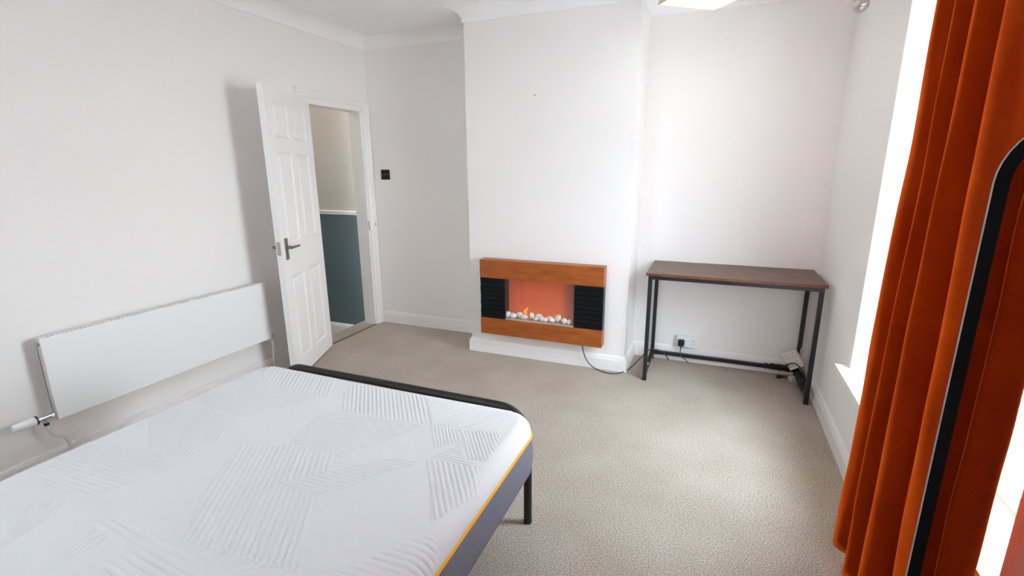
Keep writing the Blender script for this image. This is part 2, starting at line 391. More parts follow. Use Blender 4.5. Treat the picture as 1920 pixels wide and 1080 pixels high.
# ------------------------------------------------------------------ door leaf, folded back towards the left wall
a = 2.7403
droot = empty('door_1', (.0383, -.75, .010), (0, 0, math.atan2(math.cos(a), math.sin(a))), label='white six-panel door standing wide open against the radiator wall', cat='door', kind='structure')
DW, DH, DT = .7189, 1.981, .040
cols = [(.105, .325), (.405, .625)]
rows = [(.125, .735), (.965, 1.570), (1.665, 1.885)]
bm = bmesh.new()
xs = [0, .105, .325, .405, .625, DW]; zs = [0, .125, .735, .965, 1.570, 1.665, 1.885, DH]
op = lambda i, j: i in (1, 3) and j in (1, 3, 5)
for i in range(5):
    for j in range(7):
        if not op(i, j): bx(bm, xs[i], xs[i+1], -DT, 0, zs[j], zs[j+1])
bmesh.ops.remove_doubles(bm, verts=bm.verts, dist=1e-5)
# drop doubled internal walls between neighbouring solid cells
seen = {}
for f in list(bm.faces):
    key = tuple(round(c, 4) for c in f.calc_center_median())
    seen.setdefault(key, []).append(f)
dead = [f for v in seen.values() if len(v) > 1 for f in v]
bmesh.ops.delete(bm, geom=dead, context='FACES')
leaf = obj('leaf', bm, DOORW, droot)
for (s0, s1) in cols:
    for (z0, z1) in rows:
        bm = bmesh.new()
        for side in (0, 1):
            def Y(d): return -d if side == 0 else -DT+d
            loops = []
            for ins, dep in ((0, 0), (.012, .009), (.020, .010), (.042, .002)):
                loops.append([bm.verts.new((x, Y(dep), z)) for x, z in ((s0+ins, z0+ins), (s1-ins, z0+ins), (s1-ins, z1-ins), (s0+ins, z1-ins))])
            for A, B in zip(loops, loops[1:]):
                for q in range(4): bm.faces.new((A[q], A[(q+1)%4], B[(q+1)%4], B[q]))
            bm.faces.new(loops[-1])
        obj('panel', bm, DOORW, leaf)
def handle(side):
    s = 1 if side == 0 else -1; y0 = 0 if side == 0 else -DT
    bm = bmesh.new(); yy = sorted((y0, y0+s*.007)); bx(bm, .638, .676, yy[0], yy[1], .862, 1.008)
    pp = obj('handle', bm, DNICK, leaf, bevel=.0015); pp['label'] = 'brushed steel lever handle on its plate'
    bm = bmesh.new(); cyl(bm, (.657, y0+s*.006, .945), (.657, y0+s*.042, .945), .011, n=16)
    tube(bm, catmull([(.662, y0+s*.044, .945), (.64, y0+s*.047, .946), (.59, y0+s*.047, .945), (.545, y0+s*.043, .941)], 5), .0085, 10)
    return bm
for sd in (0, 1):
    bm = handle(sd); obj('lever', bm, DNICK, leaf, smooth=True)
bm = bmesh.new(); bx(bm, DW-.0005, DW+.002, -.032, -.008, .90, .99); cyl(bm, (DW, -.02, .945), (DW+.012, -.02, .945), .007, n=12)
obj('latch_plate', bm, STEEL, leaf)
for z in (.2, 1.0, 1.78):
    bm = bmesh.new(); cyl(bm, (-.004, -DT-.002, z), (-.004, -DT-.002, z+.09), .006, n=10); obj('hinge', bm, STEEL, droot, smooth=True)

# ------------------------------------------------------------------ window with sill
wn = empty('window_1', (W+.16, (WY0+WY1)/2, WZ0), label='tall white framed window behind the rust curtains', cat='window', kind='structure')
def wl(bm): bmesh.ops.translate(bm, verts=bm.verts, vec=(-(W+.16), -(WY0+WY1)/2, -WZ0)); return bm
ym = [WY0, (WY0+WY1)/2, WY1]
fx0, fx1 = W+.20, W+.265
bm = bmesh.new()
bx(bm, fx0, fx1, WY0, WY1, WZ0+.018, WZ0+.085); bx(bm, fx0, fx1, WY0, WY1, WZ1-.07, WZ1)
for i, y in enumerate(ym):
    y0 = y if i == 0 else (y-.065 if i == 2 else y-.035)
    bx(bm, fx0, fx1, y0, y0+(.065 if i in (0, 2) else .07), WZ0+.085, WZ1-.07)
obj('window_frame', wl(bm), UPVC, wn)
for k in range(2):
    ya, yb = ym[k]+(.065 if k == 0 else .035), ym[k+1]-(.065 if k == 1 else .035)
    bm = bmesh.new(); z0, z1 = WZ0+.085, WZ1-.07; t = .045
    bx(bm, fx0+.012, fx1-.008, ya, ya+t, z0, z1); bx(bm, fx0+.012, fx1-.008, yb-t, yb, z0, z1)
    bx(bm, fx0+.012, fx1-.008, ya+t, yb-t, z0, z0+t); bx(bm, fx0+.012, fx1-.008, ya+t, yb-t, z1-t, z1)
    sh = obj('sash', wl(bm), UPVC, wn)
    bm = bmesh.new(); bx(bm, fx0+.03, fx0+.034, ya+t-.004, yb-t+.004, z0+t-.004, z1-t+.004); obj('pane', wl(bm), GLASS, sh)
bm = bmesh.new(); bx(bm, W-.056, W+.205, WY0-.0, WY1, WZ0-.012, WZ0+.018); bx(bm, W-.056, W-.0005, WY1, WY1+.058, WZ0-.012, WZ0+.018); bx(bm, W-.056, W-.0005, WY0-.058, WY0, WZ0-.012, WZ0+.018)
obj('window_sill', wl(bm), GLOSSW, wn)

w2 = empty('fill_window_2', ((V0+V1)/2, YN-.16, VZ0), label='small white framed window added behind the camera for fill light', cat='window', kind='structure')  # unseen window, added as fill for the darker side of the room
def vl(bm): bmesh.ops.translate(bm, verts=bm.verts, vec=(-(V0+V1)/2, -(YN-.16), -VZ0)); return bm
bm = bmesh.new()
bx(bm, V0, V1, YN-.19, YN-.13, VZ0, VZ0+.06); bx(bm, V0, V1, YN-.19, YN-.13, VZ1-.06, VZ1); bx(bm, V0, V0+.06, YN-.19, YN-.13, VZ0+.06, VZ1-.06); bx(bm, V1-.06, V1, YN-.19, YN-.13, VZ0+.06, VZ1-.06)
f2 = obj('window_frame', vl(bm), UPVC, w2)
bm = bmesh.new(); bx(bm, V0+.056, V1-.056, YN-.163, YN-.159, VZ0+.056, VZ1-.056); obj('pane', vl(bm), GLASS, f2)
bm = box(4.5, 11, -12, -5.0, -3.0, 2.85); bx(bm, 4.35, 11.15, -12.15, -4.85, 2.85, 3.0)
props(obj('added_wing_outside', bm, mat('pale_render', (.55, .56, .57), .9, noise_=.05, nscale=6)), 'added pale house wing outside, out of view, cutting sky light to the right alcove', 'building', kind='structure')  # unseen wing, added to hold back sky light from the right alcove
w3 = empty('added_window_3', (W+.23, (U0+U1)/2, WZ0), label='narrow window added behind the curtain nearest the camera, lighting the strip in the mirror', cat='window', kind='structure')  # added opening, so the mirror's edge strip reflects daylight
def ul(bm): bmesh.ops.translate(bm, verts=bm.verts, vec=(-(W+.23), -(U0+U1)/2, -WZ0)); return bm
bm = bmesh.new()
bx(bm, fx0, fx1, U0, U1, WZ0, WZ0+.06); bx(bm, fx0, fx1, U0, U1, WZ1-.06, WZ1); bx(bm, fx0, fx1, U0, U0+.06, WZ0+.06, WZ1-.06); bx(bm, fx0, fx1, U1-.06, U1, WZ0+.06, WZ1-.06)
f3 = obj('window_frame', ul(bm), UPVC, w3)
bm = bmesh.new(); bx(bm, fx0+.03, fx0+.034, U0+.056, U1-.056, WZ0+.056, WZ1-.056); obj('pane', ul(bm), GLASS, f3)
# pale street ground outside, below the window
bm = box(W+WALLT+.02, 40, -40, 40, -3.2, -3.0); bx(bm, -40, W+WALLT+.02, -40, YN-.25, -3.2, -3.0)
props(obj('ground_outside', bm, mat('pale_paving', (.45, .44, .42), .9, noise_=.1)), 'pale paving outside, below the window', 'ground', kind='structure')

# ------------------------------------------------------------------ curtain rod and curtains
rod = empty('curtain_rod', (3.53, -.8, 2.215), label='brushed nickel curtain rod with a ball finial above the window', cat='curtain rod')
bm = bmesh.new(); cyl(bm, (0, -.02, 0), (0, -3.35, 0), .013, n=18); obj('rod', bm, STEEL, rod, smooth=True)
for y, s in ((0, 1), (-3.37, -1)):
    bm = bmesh.new()
    pr = [(.013, -.03), (.018, -.028), (.018, -.018), (.012, -.014)]
    pr += [(.036*math.sin(t), .022-.036*math.cos(t)) for t in [PI*k/14 for k in range(2, 15)]]
    lathe(bm, pr, (0, y, 0), (0, s, 0)); obj('finial', bm, STEEL, rod, smooth=True)
for y in (-.17, -3.2):
    bm = bmesh.new(); cyl(bm, (0, y, 0), (.128, y, 0), .007, n=10); cyl(bm, (.128, y, 0), (.134, y, 0), .028, n=18); obj('bracket', bm, STEEL, rod, smooth=True)

def curtain(name, top, bot, z0, z1, **k):
    A, B = catmull([(x, y, 0) for x, y in top], 12), catmull([(x, y, 0) for x, y in bot], 12)
    bm = bmesh.new(); nz = 60; rows_ = []
    for j in range(nz+1):
        t = j/nz; z = z1+(z0-z1)*t; row = []
        for i, (p, q) in enumerate(zip(A, B)):
            e = t**1.2
            v = p.lerp(q, e)
            wob = noise.noise(Vector((i*.05, z*1.6, 3.1)))*.010*min(1, t*4)+noise.noise(Vector((i*.16, z*5, 9)))*.0025
            row.append(bm.verts.new((v.x+wob, v.y+wob*.7, z+(noise.noise(Vector((i*.04, 5, 1)))*.006 if j == nz else 0))))
        rows_.append(row)
    for a_, b_ in zip(rows_, rows_[1:]):
        for i in range(len(a_)-1): bm.faces.new((a_[i], a_[i+1], b_[i+1], b_[i]))
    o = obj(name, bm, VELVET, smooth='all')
    s = o.modifiers.new('thick', 'SOLIDIFY'); s.thickness = .004; s.offset = 0
    return props(o, **k)
top = [(3.545, -1.93), (3.495, -1.985), (3.468, -2.055), (3.50, -2.10), (3.565, -2.10), (3.545, -2.14), (3.468, -2.185), (3.50, -2.215), (3.57, -2.215), (3.545, -2.245), (3.468, -2.285), (3.50, -2.32),
       (3.575, -2.34), (3.59, -2.38), (3.53, -2.40), (3.468, -2.43), (3.485, -2.52), (3.515, -2.60), (3.58, -2.63), (3.56, -2.70), (3.475, -2.73), (3.50, -2.79), (3.575, -2.80), (3.55, -2.84), (3.475, -2.87), (3.50, -2.93)]
bot = [(3.54, -1.85), (3.495, -1.90), (3.470, -1.975), (3.50, -2.03), (3.575, -2.04), (3.54, -2.08), (3.462, -2.13), (3.50, -2.17), (3.58, -2.17), (3.545, -2.21), (3.462, -2.265), (3.50, -2.33),
       (3.575, -2.35), (3.59, -2.40), (3.53, -2.44), (3.462, -2.495), (3.475, -2.58), (3.50, -2.66), (3.58, -2.69), (3.56, -2.74), (3.475, -2.77), (3.50, -2.82), (3.575, -2.83), (3.55, -2.87), (3.475, -2.90), (3.50, -2.95)]
curtain('curtain', top, bot, .135, 2.20, label='rust velvet curtain in deep folds between the window gap and the mirror', cat='curtain', group='rust curtains')
top2 = [(3.50, -3.42)]; 
for k in range(9):
    y = -3.42-.075*(k+.5); top2 += [(3.575, y+.015), (3.465, y-.025)]
top2 += [(3.52, -4.12)]
curtain('curtain', top2, [(x, y+.01) for x, y in top2], .135, 2.20, label='rust velvet curtain nearest the camera, seen only in the mirror', cat='curtain', group='rust curtains')
for y in [-1.95-.0-.105*k for k in range(8)]+[-3.46-.08*k for k in range(8)]:
    bm = bmesh.new(); tube(bm, [(.019*math.cos(t), 0, .019*math.sin(t)-.006) for t in [2*PI*i/20 for i in range(20)]], .003, 6, closed=True)
    obj('ring', bm, STEEL, rod, smooth=True, loc=(0, y+.8, 0))

# ------------------------------------------------------------------ mirror
def rrect(x0, x1, z0, z1, r, n=10):
    out = []
    for cx, cz, t0 in ((x1-r, z1-r, 0), (x0+r, z1-r, PI/2), (x0+r, z0+r, PI), (x1-r, z0+r, 1.5*PI)):
        for k in range(n+1):
            t = t0+PI/2*k/n; out.append((cx+r*math.cos(t), cz+r*math.sin(t)))
    return out
mr = empty('standing_mirror', (3.285, -3.0, 0), label='tall mirror with rounded black frame standing in front of the curtain', cat='mirror')
O, I = rrect(0, .31, .0, 1.525, .085), rrect(.0155, .2945, .0155, 1.5095, .070)
bm = bmesh.new(); n = len(O)
vo0 = [bm.verts.new((x, 0, z)) for x, z in O]; vi0 = [bm.verts.new((x, 0, z)) for x, z in I]
vo1 = [bm.verts.new((x, .005, z)) for x, z in O]; vi1 = [bm.verts.new((x, .005, z)) for x, z in I]
for i in range(n):
    j = (i+1) % n
    bm.faces.new((vo0[i], vo0[j], vi0[j], vi0[i])); bm.faces.new((vo1[i], vo1[j], vi1[j], vi1[i]))
    bm.faces.new((vo0[i], vo0[j], vo1[j], vo1[i])).material_index = 1; bm.faces.new((vi0[i], vi0[j], vi1[j], vi1[i]))
obj('frame', bm, [mat('matt_black', (.004, .004, .005), .8, spec=.1), mat('lit_frame_edge', (.30, .32, .34), .5)], mr)  # edge light put into the colour: outer sides grey instead of black
bm = bmesh.new(); f = [bm.verts.new((x, .002, z)) for x, z in I]; g = [bm.verts.new((x, .0045, z)) for x, z in I]
bm.faces.new(f); bm.faces.new(g[::-1])
for i in range(n): bm.faces.new((f[i], f[(i+1)%n], g[(i+1)%n], g[i]))
obj('mirror_glass', bm, MIRROR, mr)
bm = bmesh.new(); bx(bm, .03, .28, .0052, .018, .04, 1.48); obj('back_board', bm, BLACKP, mr)
bm = bmesh.new(); tube(bm, [(.10, .028, 1.0), (.10, .17, .008)], .008, 8); obj('stand_leg', bm, BLACK, mr)

# ------------------------------------------------------------------ radiator
ra = empty('radiator', (.0, -2.026, 0), label='long flat-fronted white radiator on the left wall beside the bed', cat='radiator')
def rl(bm): bmesh.ops.translate(bm, verts=bm.verts, vec=(0, 2.026, 0)); return bm
y0, y1, z0, z1 = -2.6542, -1.3983, .2929, .7033
bm = bmesh.new(); bx(bm, .091, .1, y0, y1, z0, z1); obj('front_panel', rl(bm), RADW, ra, bevel=.002)
bm = bmesh.new(); bx(bm, .046, .0905, y0+.004, y0+.007, z0+.008, z1-.004); bx(bm, .046, .0905, y1-.007, y1-.004, z0+.008, z1-.004); bx(bm, .044, .052, y0+.004, y1-.004, z0+.01, z1-.006)
obj('side_panel', rl(bm), RADG, ra)
bm = bmesh.new()
bx(bm, .046, .056, y0+.01, y1-.01, z1-.006, z1-.002); bx(bm, .080, .0908, y0+.01, y1-.01, z1-.006, z1-.002)
ns = 62; st = (y1-y0-.06)/ns
bx(bm, .056, .080, y0+.01, y0+.03, z1-.006, z1-.002); bx(bm, .056, .080, y1-.03, y1-.01, z1-.006, z1-.002)
for k in range(ns): bx(bm, .056, .080, y0+.03+k*st, y0+.03+k*st+st*.42, z1-.006, z1-.002)
g = obj('top_grille', rl(bm), RADW, ra)
bm = bmesh.new(); bx(bm, .058, .084, y0+.012, y1-.012, z1-.07, z1-.02); obj('convector_fins', rl(bm), DARK, ra)
for y in (y0, y1):
    s = -1 if y == y0 else 1
    bm = bmesh.new(); cyl(bm, (.07, y-s*.002, z1-.03), (.07, y+s*.006, z1-.03), .010, n=14)
    obj('end_cap', rl(bm), STEEL if y == y0 else RADW, ra, smooth=True)
for y in (-2.4, -1.65):
    bm = bmesh.new(); bx(bm, .0005, .046, y-.015, y+.015, z0+.04, z1-.06); obj('wall_bracket', rl(bm), RADG, ra)
vx, vz = .074, .318
bm = bmesh.new()
cyl(bm, (vx, y0+.006, vz), (vx, y0-.020, vz), .008, n=14); cyl(bm, (vx, y0-.006, vz), (vx, y0-.018, vz), .0125, n=6)
cyl(bm, (vx, y0-.020, vz), (vx, y0-.066, vz), .0105, n=16); cyl(bm, (vx, y0-.052, vz), (vx, y0-.070, vz), .0155, n=16)
cyl(bm, (vx, y0-.040, vz), (vx, y0-.040, vz-.028), .0085, n=12)
vb = obj('valve_body', rl(bm), CHROME, ra, smooth=True)
bm = bmesh.new(); cyl(bm, (vx, y0-.070, vz), (vx, y0-.077, vz), .022, n=24); cyl(bm, (vx, y0-.040, vz-.028), (vx, y0-.040, vz-.040), .0115, n=6); obj('valve_ring', rl(bm), BLUE, vb, smooth=True)
bm = bmesh.new(); lathe(bm, [(.0205, 0), (.0225, .006), (.0215, .045), (.018, .078), (.015, .083), (0, .084)], (vx, y0-.077, vz), (0, -1, 0), 24)
hd = obj('valve_head', rl(bm), PLASTW, vb, smooth=True); hd['label'] = 'white thermostatic valve head'
bm = bmesh.new(); yv = y0-.040
tube(bm, catmull([(vx, yv, vz-.036), (vx, yv+.001, .255), (.068, yv+.018, .215), (.055, yv+.060, .180), (.046, yv+.078, .14), (.044, yv+.08, .09), (.044, yv+.08, 0)], 7), .0075, 12)
obj('pipe', rl(bm), PAINTP, ra, smooth='all')
bm = bmesh.new(); cyl(bm, (.070, y1-.002, .302), (.070, y1+.035, .302), .007, n=12); cyl(bm, (.070, y1+.030, .302), (.070, y1+.030, .270), .0095, n=12)
cyl(bm, (.070, y1+.022, .302), (.070, y1+.040, .302), .012, n=12)
v2 = obj('lockshield_valve', rl(bm), CHROME, ra, smooth=True)
bm = bmesh.new(); cyl(bm, (.070, y1+.030, .312), (.070, y1+.030, .345), .0095, .008, n=14); obj('valve_cap', rl(bm), PLASTW, v2, smooth=True)
bm = bmesh.new(); tube(bm, [(.070, y1+.030, .275), (.068, y1+.031, .22), (.055, y1+.034, .14), (.050, y1+.035, .08), (.050, y1+.035, 0)], .0075, 12); obj('pipe', rl(bm), PAINTP, ra, smooth='all')

# ------------------------------------------------------------------ bed frame
bd = empty('bed_frame', (1.69, -2.13, 0), label='black tubular metal bed frame under the mattress', cat='bed')
def bl(bm): bmesh.ops.translate(bm, verts=bm.verts, vec=(-1.69, 2.13, 0)); return bm
RX0, RX1, FY, RT = 1.03, 2.340, -2.135, .0170
def arc(cx, cz, r, t0, t1, y, n=8): return [(cx+r*math.cos(t0+(t1-t0)*k/n), y, cz+r*math.sin(t0+(t1-t0)*k/n)) for k in range(n+1)]
cr_ = .12; ZT = .520
def hoop(y, zt):
    bm = bmesh.new()
    tube(bm, [(RX0, y, zt-.14)]+arc(RX0+cr_, zt-cr_, cr_, PI, PI/2, y)+arc(RX1-cr_, zt-cr_, cr_, PI/2, 0, y)+[(RX1, y, zt-.14)], RT, 16)
    return bm
obj('foot_rail', bl(hoop(FY, ZT)), TUBE, bd, smooth='all')
obj('head_rail', bl(hoop(-4.15, .98)), TUBE, bd, smooth='all')
for x in (RX0, RX1):
    for y, zt in ((FY, ZT-.14), (-4.15, .84)):
        bm = bmesh.new(); cyl(bm, (x, y, .006), (x, y, zt), RT, n=18); lg = obj('leg', bl(bm), TUBE, bd, smooth=True)
        bm = bmesh.new(); cyl(bm, (x, y, 0), (x, y, .012), RT*1.05, n=18); obj('foot_cap', bl(bm), BLACKP, lg, smooth=True)
    bm = bmesh.new(); s = 1 if x > 1.5 else -1
    bx(bm, x-.012 if s > 0 else x-.03, x+.022 if s > 0 else x+.012, -4.14, FY-.016, .300, .327); obj('side_rail', bl(bm), TUBE, bd)
bm = bmesh.new(); bx(bm, RX0+.018, RX1-.018, FY-.012, FY+.012, .290, .318); obj('cross_rail', bl(bm), TUBE, bd)
for k in range(12):
    y = -4.05+k*.165; bm = bmesh.new(); bx(bm, RX0+.012, RX1-.012, y, y+.06, .306, .326); obj('slat', bl(bm), TUBE, bd)

# ------------------------------------------------------------------ mattress
PATCH= [([(1.548, -2.766), (1.629, -2.759), (1.686, -2.711), (1.877, -2.703), (1.923, -2.781), (1.838, -2.863), (1.809, -2.897), (1.968, -2.893), (2.029, -2.986), (2.137, -3.122), (1.781, -3.16), (1.658, -3.002), (1.532, -2.782)], -0.987, 0.018), ([(1.809, -2.897), (1.838, -2.863), (1.923, -2.781), (1.935, -2.768), (2.038, -2.657), (2.164, -2.625), (2.138, -2.67), (2.087, -2.715), (2.034, -2.823), (1.977, -2.882), (1.97, -2.895)], 0.05, 0.016), ([(0.997, -2.746), (1.007, -2.634), (1.321, -2.637), (1.429, -2.778), (1.444, -2.919), (1.296, -2.932)], -1.017, 0.013), ([(0.996, -2.618), (1.011, -2.558), (1.134, -2.476), (1.102, -2.418), (0.986, -2.402), (1.002, -2.37), (1.178, -2.376), (1.511, -2.394), (1.428, -2.518), (1.337, -2.63), (1.185, -2.634)], 0.016, 0.014), ([(1.035, -2.263), (1.064, -2.16), (1.413, -2.16), (1.544, -2.38), (1.183, -2.374)], -0.999, 0.018), ([(1.595, -2.348), (1.558, -2.16), (1.679, -2.16), (1.88, -2.16), (2.045, -2.419), (1.902, -2.441), (1.68, -2.446)], -0.905, 0.016), ([(1.643, -2.47), (1.728, -2.446), (2.043, -2.437), (1.976, -2.574), (1.901, -2.71), (1.677, -2.702), (1.614, -2.502)], 0.05, 0.016), ([(1.9, -2.195), (1.996, -2.189), (2.301, -2.172), (2.323, -2.382), (2.064, -2.412)], 1.179, 0.012), ([(2.072, -2.425), (2.187, -2.413), (2.218, -2.471), (2.162, -2.551)], -0.948, 0.012), ([(2.187, -2.413), (2.334, -2.386), (2.36, -2.55), (2.297, -2.565)], -0.946, 0.012), ([(2.172, -2.608), (2.228, -2.496), (2.287, -2.569), (2.357, -2.586), (2.33, -2.609)], 0.017, 0.013), ([(2.171, -2.622), (2.191, -2.614), (2.342, -2.597), (2.40, -2.692), (2.341, -2.86)], -0.931, 0.016), ([(2.278, -2.987), (2.33, -2.928), (2.364, -2.898), (2.404, -2.936), (2.45, -3.019), (2.47, -3.162), (2.223, -3.096), (2.208, -3.084), (2.258, -3.035)], 0.064, 0.02), ([(0.96, -3.166), (1.014, -2.958), (1.18, -2.922), (1.454, -2.934), (1.403, -3.104), (1.357, -3.151)], 0.043, 0.016), ([(1.184, -3.261), (1.333, -3.161), (1.382, -3.233), (1.388, -3.344)], -0.866, 0.015), ([(1.524, -3.223), (1.604, -3.219), (1.627, -3.336), (1.562, -3.362)], -1.324, 0.015), ([(1.504, -3.22), (1.508, -3.17), (1.597, -3.159), (1.907, -3.176), (1.961, -3.202), (1.977, -3.326), (1.723, -3.297), (1.677, -3.278), (1.72, -3.211)], -0.069, 0.02)]
MX0, MX1, MY0, MY1 = .985, 2.402, -4.1, -2.185
MZB, MZP, MZT, MR, ER = .328, .484, .550, .10, .052
def inside(poly, X, Y):
    c = np.zeros(X.shape, bool); n = len(poly)
    for i in range(n):
        (xa, ya), (xb, yb) = poly[i], poly[i-1]
        cond = ((ya > Y) != (yb > Y))
        with np.errstate(divide='ignore', invalid='ignore'):
            c ^= cond & (X < (xb-xa)*(Y-ya)/(yb-ya)+xa)
    return c
mt = empty('mattress', ((MX0+MX1)/2, (MY0+MY1)/2, MZB), label='white quilted mattress with grey sides and yellow piping', cat='mattress')
mcx, mcy = (MX0+MX1)/2, (MY0+MY1)/2
flat = MR-ER; ext = flat+ER*PI/2+(MZT-ER-MZP)
ix, iy = (MX1-MX0)/2-MR, (MY1-MY0)/2-MR
def axis(h, step):
    n = int(2*h/step); inner = np.linspace(-h, h, n+1); e = np.linspace(0, ext, 46)[1:]
    return np.concatenate([-h-e[::-1], inner, h+e])
GX, GY = np.meshgrid(axis(ix, .0030), axis(iy, .0030))
ax_, ay_ = np.maximum(np.abs(GX)-ix, 0), np.maximum(np.abs(GY)-iy, 0)
m = np.maximum(ax_, ay_); th = np.arctan2(ay_, ax_)
corner = (ax_ > 0) & (ay_ > 0)
qx, qy = np.where(corner, m*0, 0), 0
# square-corner angle -> even angle
ang = np.where(corner, np.where(ay_ <= ax_, (ay_/np.maximum(ax_, 1e-9))*PI/4, PI/2-(ax_/np.maximum(ay_, 1e-9))*PI/4), np.where(ax_ > 0, 0, PI/2))
t = np.clip((m-flat)/ER, 0, PI/2)
rad = np.where(m < flat, m, flat+ER*np.sin(t)); drop = np.where(m < flat, 0, ER*(1-np.cos(t)))+np.maximum(m-flat-ER*PI/2, 0)
cxx = np.where(ax_ > 0, rad*np.cos(ang), 0); cyy = np.where(ay_ > 0, rad*np.sin(ang), 0)
PX = np.sign(GX)*(np.minimum(np.abs(GX), ix)+cxx); PY = np.sign(GY)*(np.minimum(np.abs(GY), iy)+cyy); PZ = -drop
# quilted relief in unfolded coordinates
UX, UY = GX+mcx, GY+mcy
UX = np.where(np.abs(GX) > ix, np.sign(GX)*(ix+ax_)+mcx, UX); 
hgt = np.zeros(UX.shape)
for poly, dr, pt in PATCH:
    c = inside(poly, UX, UY); s = (-(UX)*math.sin(dr)+(UY)*math.cos(dr))/pt
    fr_ = np.abs((s % 1)-.5)*2           # 1 at a stitched groove
    hgt = np.where(c, .0018-.0037*np.clip((fr_-.45)/.55, 0, 1)**1.6, hgt)
# crumpled knit where the photo shows a wrinkled zone
def bump(cx, cy, rx, ry): return np.exp(-(((UX-cx)/rx)**2+((UY-cy)/ry)**2))
wz = np.clip(bump(1.95, -3.14, .26, .07)+bump(1.52, -3.10, .16, .06)+bump(1.38, -3.17, .1, .05), 0, 1)
hgt += wz*.0012*np.sin(UX*420+3*np.sin(UY*60))*np.sin(UY*480+2*np.sin(UX*50))
hgt *= np.clip(1-(m-.11)/.04, 0, 1)
sag = .004*np.sin(UX*3.1)*np.sin(UY*2.3)
nx_ = np.where(ax_ > 0, np.cos(ang)*np.sin(t), 0)*np.sign(GX); ny_ = np.where(ay_ > 0, np.sin(ang)*np.sin(t), 0)*np.sign(GY); nz_ = np.cos(t)
PX += nx_*hgt; PY += ny_*hgt; PZ += nz_*hgt+sag*np.clip(1-drop*30, 0, 1)
co = np.stack([PX, PY, PZ+MZT-MZB], -1).reshape(-1, 3)
ny2, nx2 = GX.shape
idx = np.arange(ny2*nx2).reshape(ny2, nx2)
quads = np.stack([idx[:-1, :-1], idx[:-1, 1:], idx[1:, 1:], idx[1:, :-1]], -1).reshape(-1, 4)
me = bpy.data.meshes.new('top_cover'); me.vertices.add(len(co)); me.vertices.foreach_set('co', co.ravel())
me.loops.add(quads.size); me.loops.foreach_set('vertex_index', quads.ravel())
me.polygons.add(len(quads)); me.polygons.foreach_set('loop_start', np.arange(0, quads.size, 4)); me.polygons.foreach_set('loop_total', np.full(len(quads), 4))
me.polygons.foreach_set('use_smooth', np.ones(len(quads), bool)); me.update(calc_edges=True); me.validate()
me.materials.append(MATTW)
tco = bpy.data.objects.new('top_cover', me); COL.objects.link(tco); tco.parent = mt
tco['label'] = 'white top cover with stitched stripe patches'
def ring(off, z, R_=MR, n=12):
    return [(x, y, z) for x, y in rrect(-(MX1-MX0)/2-off, (MX1-MX0)/2+off, -(MY1-MY0)/2-off, (MY1-MY0)/2+off, R_+off, n)]
bm = bmesh.new()
prof = [(-.02, 0), (-.006, .002), (0, .010), (.006, .04), (.009, .08), (.006, .12), (.002, .145), (-.004, MZP-MZB), (-.03, MZP-MZB)]
def dens(pts, k):
    out = []
    for i in range(len(pts)):
        a_, b_ = Vector(pts[i]), Vector(pts[(i+1) % len(pts)])
        nn = max(1, int((b_-a_).length/k))
        for q in range(nn): out.append(a_.lerp(b_, q/nn))
    return out
base_pts = dens(ring(0, 0), .06); rings = []
for off, z in prof:
    rr = []
    for p in base_pts:
        # move along the outward direction of the rounded rectangle
        qx_ = max(abs(p.x)-ix, 0)*(1 if p.x > 0 else -1); qy_ = max(abs(p.y)-iy, 0)*(1 if p.y > 0 else -1)
        d_ = Vector((qx_, qy_, 0)).normalized()
        rr.append(bm.verts.new(p+d_*off+Vector((0, 0, z))))
    rings.append(rr)
for A, B in zip(rings, rings[1:]):
    for j in range(len(A)): bm.faces.new((A[j], A[(j+1)%len(A)], B[(j+1)%len(A)], B[j]))
bm.faces.new(rings[0][::-1])
sd = obj('side_panel', bm, GREYF, mt, smooth='all'); sd['label'] = 'grey marl fabric side'
bm = bmesh.new(); tube(bm, [(p.x, p.y, MZP-MZB+.001) for p in dens(ring(.001, 0), .05)], .0052, 8, closed=True)
pp = obj('piping', bm, PIPING, mt, smooth='all'); pp['label'] = 'mustard yellow piping'

# ------------------------------------------------------------------ wall-hung electric fire
FX0, FX1, FZ0, FZ1, FYF, FYB = 1.327, 2.291, .1974, .7911, -.489, -.389
fi = empty('electric_fire', ((FX0+FX1)/2, FYB, FZ0), label='wall-hung electric fire with cherry wood bands and glowing screen', cat='fireplace')
def fl(bm): bmesh.ops.translate(bm, verts=bm.verts, vec=(-(FX0+FX1)/2, -FYB, -FZ0)); return bm
TS, BS, LX, RXX = .650, .3275, 1.537, 2.078
bm = bmesh.new(); bx(bm, FX0, FX1, FYF, FYB-.0125, TS, FZ1); q = obj('wood_band', fl(bm), WOODF, fi, bevel=.002)
bm = bmesh.new(); bx(bm, FX0, FX1, FYF, FYB-.0125, FZ0, BS); obj('wood_band', fl(bm), WOODF, fi, bevel=.002)
bm = bmesh.new()
bx(bm, FX0+.004, FX1-.004, FYB-.012, FYB-.001, FZ0+.004, FZ1-.004)
for x0_, x1_ in ((FX0+.004, FX0+.012), (FX1-.012, FX1-.004)): bx(bm, x0_, x1_, FYF+.031, FYB-.012, BS, TS)
bx(bm, LX-.006, LX, FYF+.006, FYB-.012, BS, TS); bx(bm, RXX, RXX+.006, FYF+.006, FYB-.012, BS, TS)
obj('casing', fl(bm), BLACK, fi)
for (xa, xb) in ((FX0+.001, LX-.006), (RXX+.006, FX1-.001)):
    n_ = 9; h_ = (TS-BS)/n_
    for k in range(n_):
        bm = bmesh.new(); yo = R.uniform(.002, .010)
        bx(bm, xa, xb, FYF+yo, FYF+.03, BS+k*h_+.0012, BS+(k+1)*h_-.0012)
        obj('slate_strip', fl(bm), SLATE, fi, bevel=.0012)
